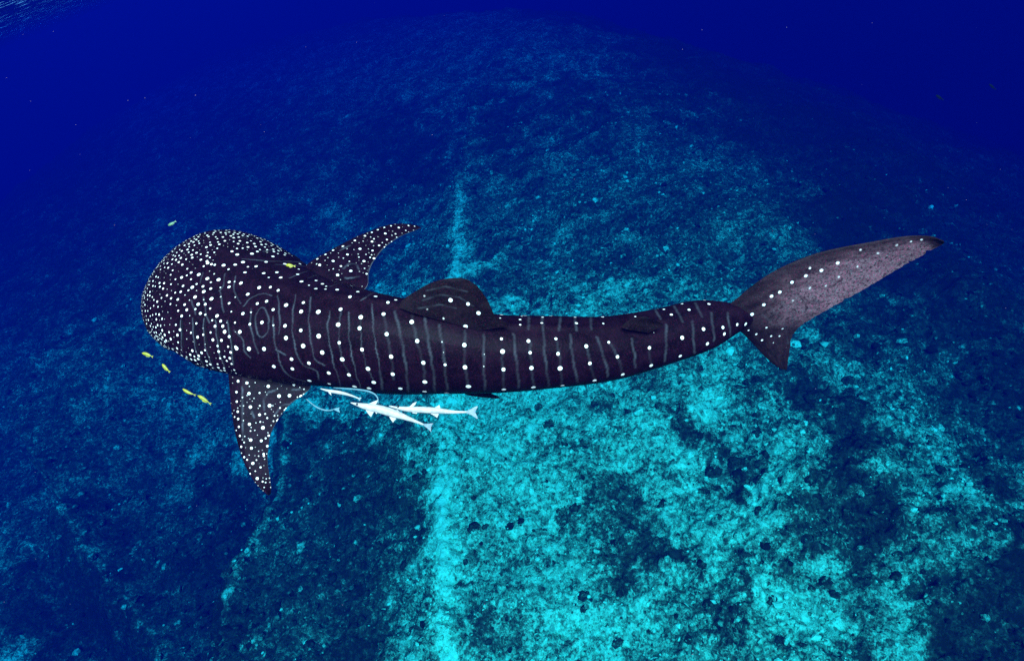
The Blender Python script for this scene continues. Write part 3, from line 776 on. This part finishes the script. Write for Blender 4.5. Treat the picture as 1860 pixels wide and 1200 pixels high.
# caudal fin
TF = [((1415, 668), (1429, 672)), ((1397, 655), (1433, 646)), ((1375, 632), (1436, 625)), ((1352, 608), (1443, 604)), ((1330, 588), (1456, 591)), ((1322, 561), (1475, 578)), ((1345, 537), (1503, 562)), ((1372, 515), (1532, 546)), ((1402, 495), (1560, 530)),
      ((1434, 479), (1588, 514)), ((1480, 461), (1616, 497)), ((1530, 449), (1642, 482)), ((1580, 440), (1664, 470)), ((1630, 431), (1684, 459)), ((1668, 428), (1700, 450)), ((1698, 431), (1710, 445)), ((1714, 438), (1716, 440))]
td = [5.46, 5.40, 5.32, 5.24, 5.16, 5.10, 5.04, 4.99, 4.94, 4.89, 4.84, 4.79, 4.74, 4.69, 4.65, 4.61, 4.59]
def tail_grey(u, v):
    U_, V_ = np.meshgrid(u, v, indexing='ij')
    g = smooth(.0, .5, U_)**.6 * (.06 + .94 * smooth(.0, .7, V_)) * smooth(1.0, .9, U_) 
    g = g * (1 - .92 * np.exp(-(((U_ - .27) / .17)**2 + (V_ / .7)**2))) * (.28 + .72 * smooth(.17, .40, U_))
    return np.clip(g * (1 + .5 * fbm(U_ * 22, V_ * 7, 4, .7)) + .06 * fbm(U_ * 14, V_ * 6, 3), 0, 1)
TS = [(1365.8,570,4.2),(1387.4,553,4),(1401.3,538,4),(1416.5,530.6,4),(1438,512.3,4),(1464.2,501,4.2),(1492.3,491.6,4.2),(1521.6,477.4,4.2),(1470.7,486.5,3.4,.6),(1673.9,435.5,3,.9),(1654.5,438.7,3,.5),(1392.6,594.8,3,.7),(1421,596.8,3,.7),
 (1373.9,606.5,3,.8),(1401,609.7,2.8,.75),(1384,617.7,3,.7),(1416,610.3,2.8,.6),(1470.7,522.6,4,.3),(1557.8,484.5,4,.28),(1628.7,445,4,.28),(1524,503,4,.25),(1562.6,454.8,4,.28),(1595,460,4,.2),(1440,545,4,.2),(1360,600,2.6,.6),(1500,520,4,.2),(1405,622,2.4,.3)]
fin('caudal_fin', [(a[0], a[1], td[i], b[0], b[1], td[i] + .04) for i, (a, b) in enumerate(TF)], .07, TS, M_fin, 330, 140, grey=tail_grey, jag=.035,
    spread=([0, .2, .35, .6, 1], [.25, .8, 1, .8, .2]),
    lines=[[(1402,560),(1425,590),(1432,625)], [(1420,548),(1440,575),(1440,598)], [(1440,530),(1462,570)], [(1385,570),(1405,590)], [(1465,515),(1485,550)], [(1500,500),(1520,535)], [(1540,480),(1560,515)]])
tail_o = coll.objects.get('caudal_fin')

# ---- gill slits: dark raised strips that paint the shade inside each opening
M_slit = Mat('gill_slit').out((.004, .004, .004), .9, .0)
def slit(pl):
    pl = np.array(pl, float)
    seg = np.concatenate([[0], np.cumsum(np.linalg.norm(np.diff(pl, axis=0), axis=1))])
    n = 26
    q = np.stack([np.interp(np.linspace(0, seg[-1], n), seg, pl[:, k]) for k in (0, 1)], -1)
    q[1:-1] = (q[:-2] + q[1:-1] + q[2:]) / 3
    ids = [on_body(*p)[0] for p in q]
    c = Vflat[ids]; nn = Nflat[ids]
    c[1:-1] = (c[:-2] + c[1:-1] + c[2:]) / 3
    t = nrm(np.gradient(c, axis=0)); w = nrm(np.cross(t, nn))
    half = (.0095 * np.sin(np.linspace(0.05, math.pi - .05, n))**.6)[:, None]
    rows = [c - w * half + nn * -.004, c + nn * .005, c + w * half + nn * -.004]
    V = np.concatenate(rows)
    f = []
    for k in range(2):
        for i in range(n - 1):
            f.append((k * n + i, k * n + i + 1, (k + 1) * n + i + 1, (k + 1) * n + i))
    return mesh_obj('gill_slit', V, f, M_slit, shark)
for pl in SLITS: slit(pl)

# ------------------------------------------------------------------ small fish
def tube(cpts, ra, rb, up, n=14):
    """elliptical tube through points; ra along 'up', rb sideways"""
    T = nrm(np.gradient(cpts, axis=0))
    D = nrm(up[None] - (T @ up)[:, None] * T)
    L = np.cross(T, D)
    th = np.linspace(0, 2 * math.pi, n, endpoint=False)
    V = cpts[:, None] + D[:, None] * (ra[:, None] * np.cos(th))[..., None] + L[:, None] * (rb[:, None] * np.sin(th))[..., None]
    m = len(cpts)
    idx = np.arange(m * n).reshape(m, n); nx = np.roll(idx, -1, 1)
    f = [tuple(q) for q in np.stack([idx[:-1], nx[:-1], nx[1:], idx[1:]], -1).reshape(-1, 4)]
    f += [tuple(idx[0][::-1]), tuple(idx[-1])]
    return V.reshape(-1, 3), f
def blade(pts, depth, th=.004):
    """thin fin from a pixel outline at a depth"""
    pts = np.array(pts, float); d = depth if np.ndim(depth) else np.full(len(pts), depth)
    c = P(pts[:, 0], pts[:, 1], np.asarray(d, float)); n = len(c)
    v = np.concatenate([c - F * th / 2, c + F * th / 2])
    f = [tuple(range(n)), tuple(range(2 * n - 1, n - 1, -1))] + [(i, i + n, (i + 1) % n + n, (i + 1) % n) for i in range(n)]
    return v, f
def fish_mat(name, top, belly, nz=.5):
    m = Mat(name)
    n = m.noise(30, 4, .6)
    return m.out(m.mix(m.maprange(n, .35, .7), top, belly), .45, .25)
M_rem = fish_mat('remora_white', (.20, .20, .19), (.30, .30, .28))
M_remfin = fish_mat('remora_fin', (.06, .10, .115), (.13, .17, .18))
M_teal = fish_mat('remora_slate', (.03, .09, .11), (.05, .13, .15))
M_tealfin = fish_mat('remora_slate_fin', (.03, .10, .12), (.05, .14, .16))
M_eye = Mat('fish_eye').out((.01, .01, .012), .3, .4)
def remora(label, spine, depth, rad, fins, mat, finmat, eye=None):
    spine = np.array(spine, float)
    seg = np.concatenate([[0], np.cumsum(np.linalg.norm(np.diff(spine, axis=0), axis=1))])
    n = 44
    t = np.linspace(0, seg[-1], n)
    xy = cubic(seg, spine, t)
    d = np.interp(t / seg[-1], [0, 1], depth)
    c = P(xy[:, 0], xy[:, 1], d)
    rr = np.interp(t / seg[-1], np.linspace(0, 1, len(rad)), rad) * d / FPX
    rr[1:-1] = (rr[:-2] + rr[1:-1] + rr[2:]) / 3
    o = empty('remora', c[n // 3], label, 'remora', 'remoras swimming under the shark')
    V, f = tube(c, rr, rr * .75, U)
    mesh_obj('body', V, f, mat, o)
    for nm, pts in fins:
        dd = np.interp(np.array(pts)[:, 0], [spine[0][0], spine[-1][0]], depth)
        v, g = blade(pts, dd)
        mesh_obj(nm, v, g, finmat if nm == 'tail_fin' else mat, o, False)
    if eye:
        k = int(np.argmin(np.abs(xy[:, 0] - eye[0])))
        e = P(eye[0], eye[1], d[k]) - F * rr[k] * .72
        bm = bmesh.new(); bmesh.ops.create_icosphere(bm, subdivisions=2, radius=.008, matrix=Matrix.Translation(Vector(e)))
        me = bpy.data.meshes.new('eye'); bm.to_mesh(me); bm.free(); me.materials.append(M_eye)
        eo = bpy.data.objects.new('eye', me); coll.objects.link(eo); eo.parent = o; eo.matrix_parent_inverse = Matrix.Translation(-o.location)
    return o
remora('largest white remora under the shark, lowest of them, tail pointing down right', [(637,731),(660,737),(690,743),(720,752),(750,763),(770,771)], (4.62, 4.66), [.8,3.5,6,7,7.6,8,7.4,5.6,4,2.6,1.8],
       [('tail_fin', [(768,769),(779,769),(787,768),(783,775),(783,784),(777,778),(769,772)]), ('pectoral_fin', [(662,740),(670,742),(679,748),(677,751),(674,757),(668,750)]), ('pectoral_fin', [(670,733),(678,729),(687,726),(684,732),(678,738)]),
        ('anal_fin', [(705,752),(720,760),(716,764),(714,767),(709,760)]), ('dorsal_fin', [(712,744),(722,744),(730,750),(720,750)]), ('pelvic_fin', [(680,747),(686,749),(684,751)])], M_rem, M_remfin, (649, 733.5))
remora('white remora with a forked tail, right of the largest one', [(707,737),(725,741),(745,743),(770,744),(800,746),(825,748),(848,748)], (4.66, 4.70), [.8,2.6,4.4,5.2,5.8,6,5.6,4.6,3.4,2.4,1.8],
       [('tail_fin', [(846,746.5),(854,743),(866,737),(868,738),(863,748),(868,759),(866,760),(856,753),(846,749.5)]), ('anal_fin', [(776,747),(795,749),(797,752),(794,758),(786,753)]), ('pectoral_fin', [(742,740),(750,732),(757,729),(754,735),(748,740)]),
        ('pelvic_fin', [(745,746),(758,749),(757,751),(750,750)]), ('dorsal_fin', [(788,741),(798,735),(800,741)])], M_rem, M_remfin, (723, 738))
remora('small white remora close under the shark behind the near pectoral fin', [(582,705.5),(595,709),(610,711.5),(628,715),(642,719.5),(652,723.5)], (4.78, 4.80), [.6,1.8,2.6,3.2,3.2,2.8,2.2,1.6,1.1],
       [('tail_fin', [(650,722),(655,721.5),(657,722),(654.5,724.5),(654,728),(651,725)]), ('pectoral_fin', [(595,709),(601,711.5),(602,718),(598,714)])], M_rem, M_remfin)
remora('thin slate blue remora curving along the shark belly edge, above the small white one', [(606,704),(630,705.5),(655,708),(672,711.5),(683,718),(686.5,725),(686,729)], (4.74, 4.70), [.7,1.2,1.5,1.7,1.9,2.0,1.6,1.1],
       [('tail_fin', [(684.5,727),(688,727),(688.5,733),(680,735),(683,731)])], M_teal, M_tealfin)
remora('thin slate blue remora with a square tail, just behind the near pectoral fin', [(556,724),(564,731),(575,739),(590,744.5),(600,745),(608,742.5)], (4.98, 4.96), [.6,1.0,1.4,1.6,1.6,1.3,1.0],
       [('tail_fin', [(606,741.8),(617,739.5),(616,743),(617.5,749),(607,744)])], M_teal, M_tealfin)

M_yel = fish_mat('pilot_fish_yellow', (.13, .13, .004), (.20, .19, .005))
M_ygr = fish_mat('pilot_fish_green', (.05, .11, .05), (.07, .14, .06))
M_drk = Mat('dark_fish').out((.004, .005, .006), .9, 0)
def small_fish(name, label, cat, head, tail, depth, w, mat, group, bend=0.0):
    h, t = np.array(head, float), np.array(tail, float)
    ax = t - h; ln = np.linalg.norm(ax); ax /= ln; nr = np.array([-ax[1], ax[0]])
    k = np.linspace(0, 1, 22)
    xy = h + (k * ln * .84)[:, None] * ax + (bend * np.sin(k * math.pi))[:, None] * nr
    c = P(xy[:, 0], xy[:, 1], np.full(22, depth))
    r = w * np.sin(np.clip(k, .02, .985)**.75 * math.pi)**.8 * depth / FPX + .0006
    o = empty(name, c[9], label, cat, group)
    up = -(R * nr[0] - U * nr[1])
    V, f = tube(c, r, r * .55, up, 10)
    mesh_obj('body', V, f, mat, o)
    b = h + ax * ln * .80
    pts = [b + nr * .35, b + ax * ln * .20 + nr * w * .75, b + ax * ln * .14, b + ax * ln * .20 - nr * w * .75, b - nr * .35]
    v, g = blade(pts, depth, .003); mesh_obj('tail_fin', v, g, mat, o, False)
    m_ = h + ax * ln * .35
    pts = [m_ + nr * w * .8, m_ + ax * ln * .12 + nr * w * 1.25, m_ + ax * ln * .38 + nr * w * .7, m_ + ax * ln * .3 + nr * w * .3]
    v, g = blade(pts, depth, .003); mesh_obj('dorsal_fin', v, g, mat, o, False)
    return o
G = 'small pilot fish around the shark head'
small_fish('pilot_fish', 'tiny yellow fish below the snout, uppermost of the four under the head', 'fish', (258, 641), (278.5, 648), 5.5, 2.9, M_yel, G, -.8)
small_fish('pilot_fish', 'tiny yellow fish under the head, second from the top, nose up left', 'fish', (295, 661), (309, 676), 5.4, 2.9, M_yel, G, .6)
small_fish('pilot_fish', 'tiny yellow fish left of the near pectoral fin, left one of a close pair', 'fish', (332, 706), (356, 718), 5.3, 2.7, M_yel, G, 1.2)
small_fish('pilot_fish', 'tiny yellow fish left of the near pectoral fin, right one of a close pair', 'fish', (359, 718), (384, 734), 5.25, 3.2, M_yel, G, -.8)
small_fish('pilot_fish', 'bright yellow fish swimming over the shark back near the far pectoral fin', 'fish', (519, 481.5), (537, 483.5), 4.75, 2.9, M_yel, G, -.6)
small_fish('pilot_fish', 'small faded green fish in blue water above the shark head', 'fish', (305.5, 409.5), (320, 401.5), 6.2, 2.6, M_ygr, G, .3)
small_fish('distant_fish', 'faint dark fish far off in the blue water, left one of two at upper right', 'fish', (1700, 173), (1714, 182), 15.0, 2.6, M_drk, 'dark fish far off at upper right')
small_fish('distant_fish', 'faint dark fish far off near the right edge, right one of two', 'fish', (1797, 153), (1809, 163), 15.0, 2.2, M_drk, 'dark fish far off at upper right')

# ------------------------------------------------------------------ coral heads on the seabed
M_coral = [rubble('dark_coral', .76), rubble('brown_coral', .66)]
coral_meshes = []
for k in range(6):
    bm = bmesh.new(); bmesh.ops.create_icosphere(bm, subdivisions=4, radius=1.0)
    sd_ = rng.uniform(0, 50)
    for v in bm.verts:
        x, y, z = v.co
        d = .30 * float(perlin(np.array([x * 1.5 + sd_]), np.array([y * 1.5 + z]))[0]) + .16 * float(perlin(np.array([x * 4 + sd_]), np.array([y * 4 + z * 2.3]))[0]) + .08 * float(perlin(np.array([x * 9 + sd_]), np.array([y * 9 + z * 7]))[0])
        v.co = v.co * (1 + d)
        v.co.z = v.co.z * .34 if v.co.z > 0 else v.co.z * .3
    me = bpy.data.meshes.new('coral_head'); bm.to_mesh(me); bm.free()
    me.polygons.foreach_set('use_smooth', [True] * len(me.polygons))
    me.materials.append(M_coral[k % 2]); coral_meshes.append(me)
CORAL = [(1296, 855, 17), (1338, 840, 20), (1342, 862, 18), (1385, 840, 16), (1335, 905, 16), (1376, 930, 14), (1272, 787, 13), (1258, 790, 12), (1374, 787, 12), (1305, 938, 9), (1390, 988, 13), (1352, 1005, 12), (1276, 1022, 13), (1268, 1040, 9),
         (1460, 975, 14), (1500, 1057, 15), (1517, 1078, 11), (1287, 1095, 13), (1400, 1088, 13), (1628, 1045, 12), (1660, 973, 7), (1577, 997, 10), (1200, 912, 13), (1238, 760, 13), (1045, 920, 13), (1040, 910, 8), (1060, 1080, 13), (1060, 1105, 9),
         (1115, 985, 8), (995, 1028, 6), (1113, 925, 12), (995, 770, 12), (1000, 775, 9), (1120, 1165, 14), (1480, 720, 22), (1520, 735, 16), (1580, 790, 14), (1540, 690, 14), (1620, 800, 10), (1690, 795, 9), (1800, 785, 8), (1735, 740, 8), (1710, 880, 8),
         (880, 955, 9), (945, 945, 8), (860, 957, 14), (925, 955, 10), (1420, 1160, 12), (1250, 1160, 12), (1700, 1090, 10), (1565, 860, 12), (1600, 900, 12), (1540, 940, 12), (1470, 870, 10), (1420, 870, 9), (950, 510, 10), (1000, 470, 9), (1080, 520, 8), (1150, 480, 8),
         (1240, 500, 8), (1310, 560, 8), (1460, 620, 10), (1550, 600, 10), (1640, 640, 8), (1120, 420, 8), (880, 420, 9), (1215, 350, 7), (1390, 440, 8), (1480, 400, 8), (570, 860, 12), (640, 900, 12), (520, 930, 11), (600, 1050, 13), (680, 1010, 12), (500, 1100, 12),
         (640, 1140, 13), (230, 880, 10), (180, 950, 11), (270, 1000, 11), (240, 1090, 12), (620, 780, 9), (720, 880, 10), (560, 1170, 12), (150, 850, 9)]
UNIQ = {(1338, 840, 20): 'largest dark coral head on the pale reef right of the picture middle', (1480, 720, 22): 'biggest dark coral head in the dark reef patch below the tail fin',
        (860, 957, 14): 'flat dark coral head beside the bright seam, below the white remoras', (1296, 855, 17): 'dark round coral head just left of the largest one',
        (1500, 1057, 15): 'dark wedge shaped coral head at lower right where the dark patch ends', (1628, 1045, 12): 'lone dark coral head near the dark slope in the lower right corner'}
def region(x, y):
    if y < 600: return 'coral head on the far reef behind the shark', 'coral heads behind the shark'
    if x < 440: return 'coral head on the dark reef shelf below the near pectoral fin, left of the ledge', 'coral heads left of the ledge'
    if x < 790: return 'coral head on the dark slope between the ledge and the bright seam', 'coral heads between ledge and seam'
    if x < 1180: return 'coral head on the bright reef right of the seam, under the shark tail stalk', 'coral heads right of the seam'
    if x < 1440: return 'dark coral head on the pale lower reef around the largest one', 'coral heads around the largest one'
    return 'coral head on the lower right reef below the tail fin', 'coral heads below the tail fin'
for k, (x_, y_, r_) in enumerate(CORAL):
    p = seabed_hit(x_, y_)
    d = float((p - CAM0) @ F)
    o = bpy.data.objects.new('coral_head', coral_meshes[k % 6]); coll.objects.link(o)
    s = r_ * .82 * d / FPX
    s *= W; p = p * W
    o.location = (p[0], p[1], p[2] - s * .06)
    o.rotation_euler = (0, 0, rng.uniform(0, 6.28)); o.scale = (s, s * rng.uniform(.75, 1.15), s * rng.uniform(.8, 1.3))
    lb, gp = region(x_, y_)
    tag(o, UNIQ.get((x_, y_, r_), lb), 'coral', gp)

# ------------------------------------------------------------------ drifting particles
def snow():
    vs, fs = [], []
    for _ in range(110):
        px, py = rng.uniform(-60, 1920), rng.uniform(-60, 1260); d = rng.uniform(2.5, 9)
        c = P(px, py, d); r = rng.uniform(.5, 1.0) * d / FPX * rng.uniform(.5, 1.1)
        b = len(vs)
        for q in ((1,0,0),(-1,0,0),(0,1,0),(0,-1,0),(0,0,1),(0,0,-1)):
            vs.append(c + r * np.array(q) * rng.uniform(.6, 1.3))
        fs += [(b+i, b+j, b+k) for i in (0, 1) for j in (2, 3) for k in (4, 5)]
    m = Mat('drifting_specks').out((.10, .07, .11), .9, 0)
    tag(mesh_obj('drifting_particles', vs, fs, m, None, False), None, None, None, 'stuff')
snow()
print('head spots', nhead)
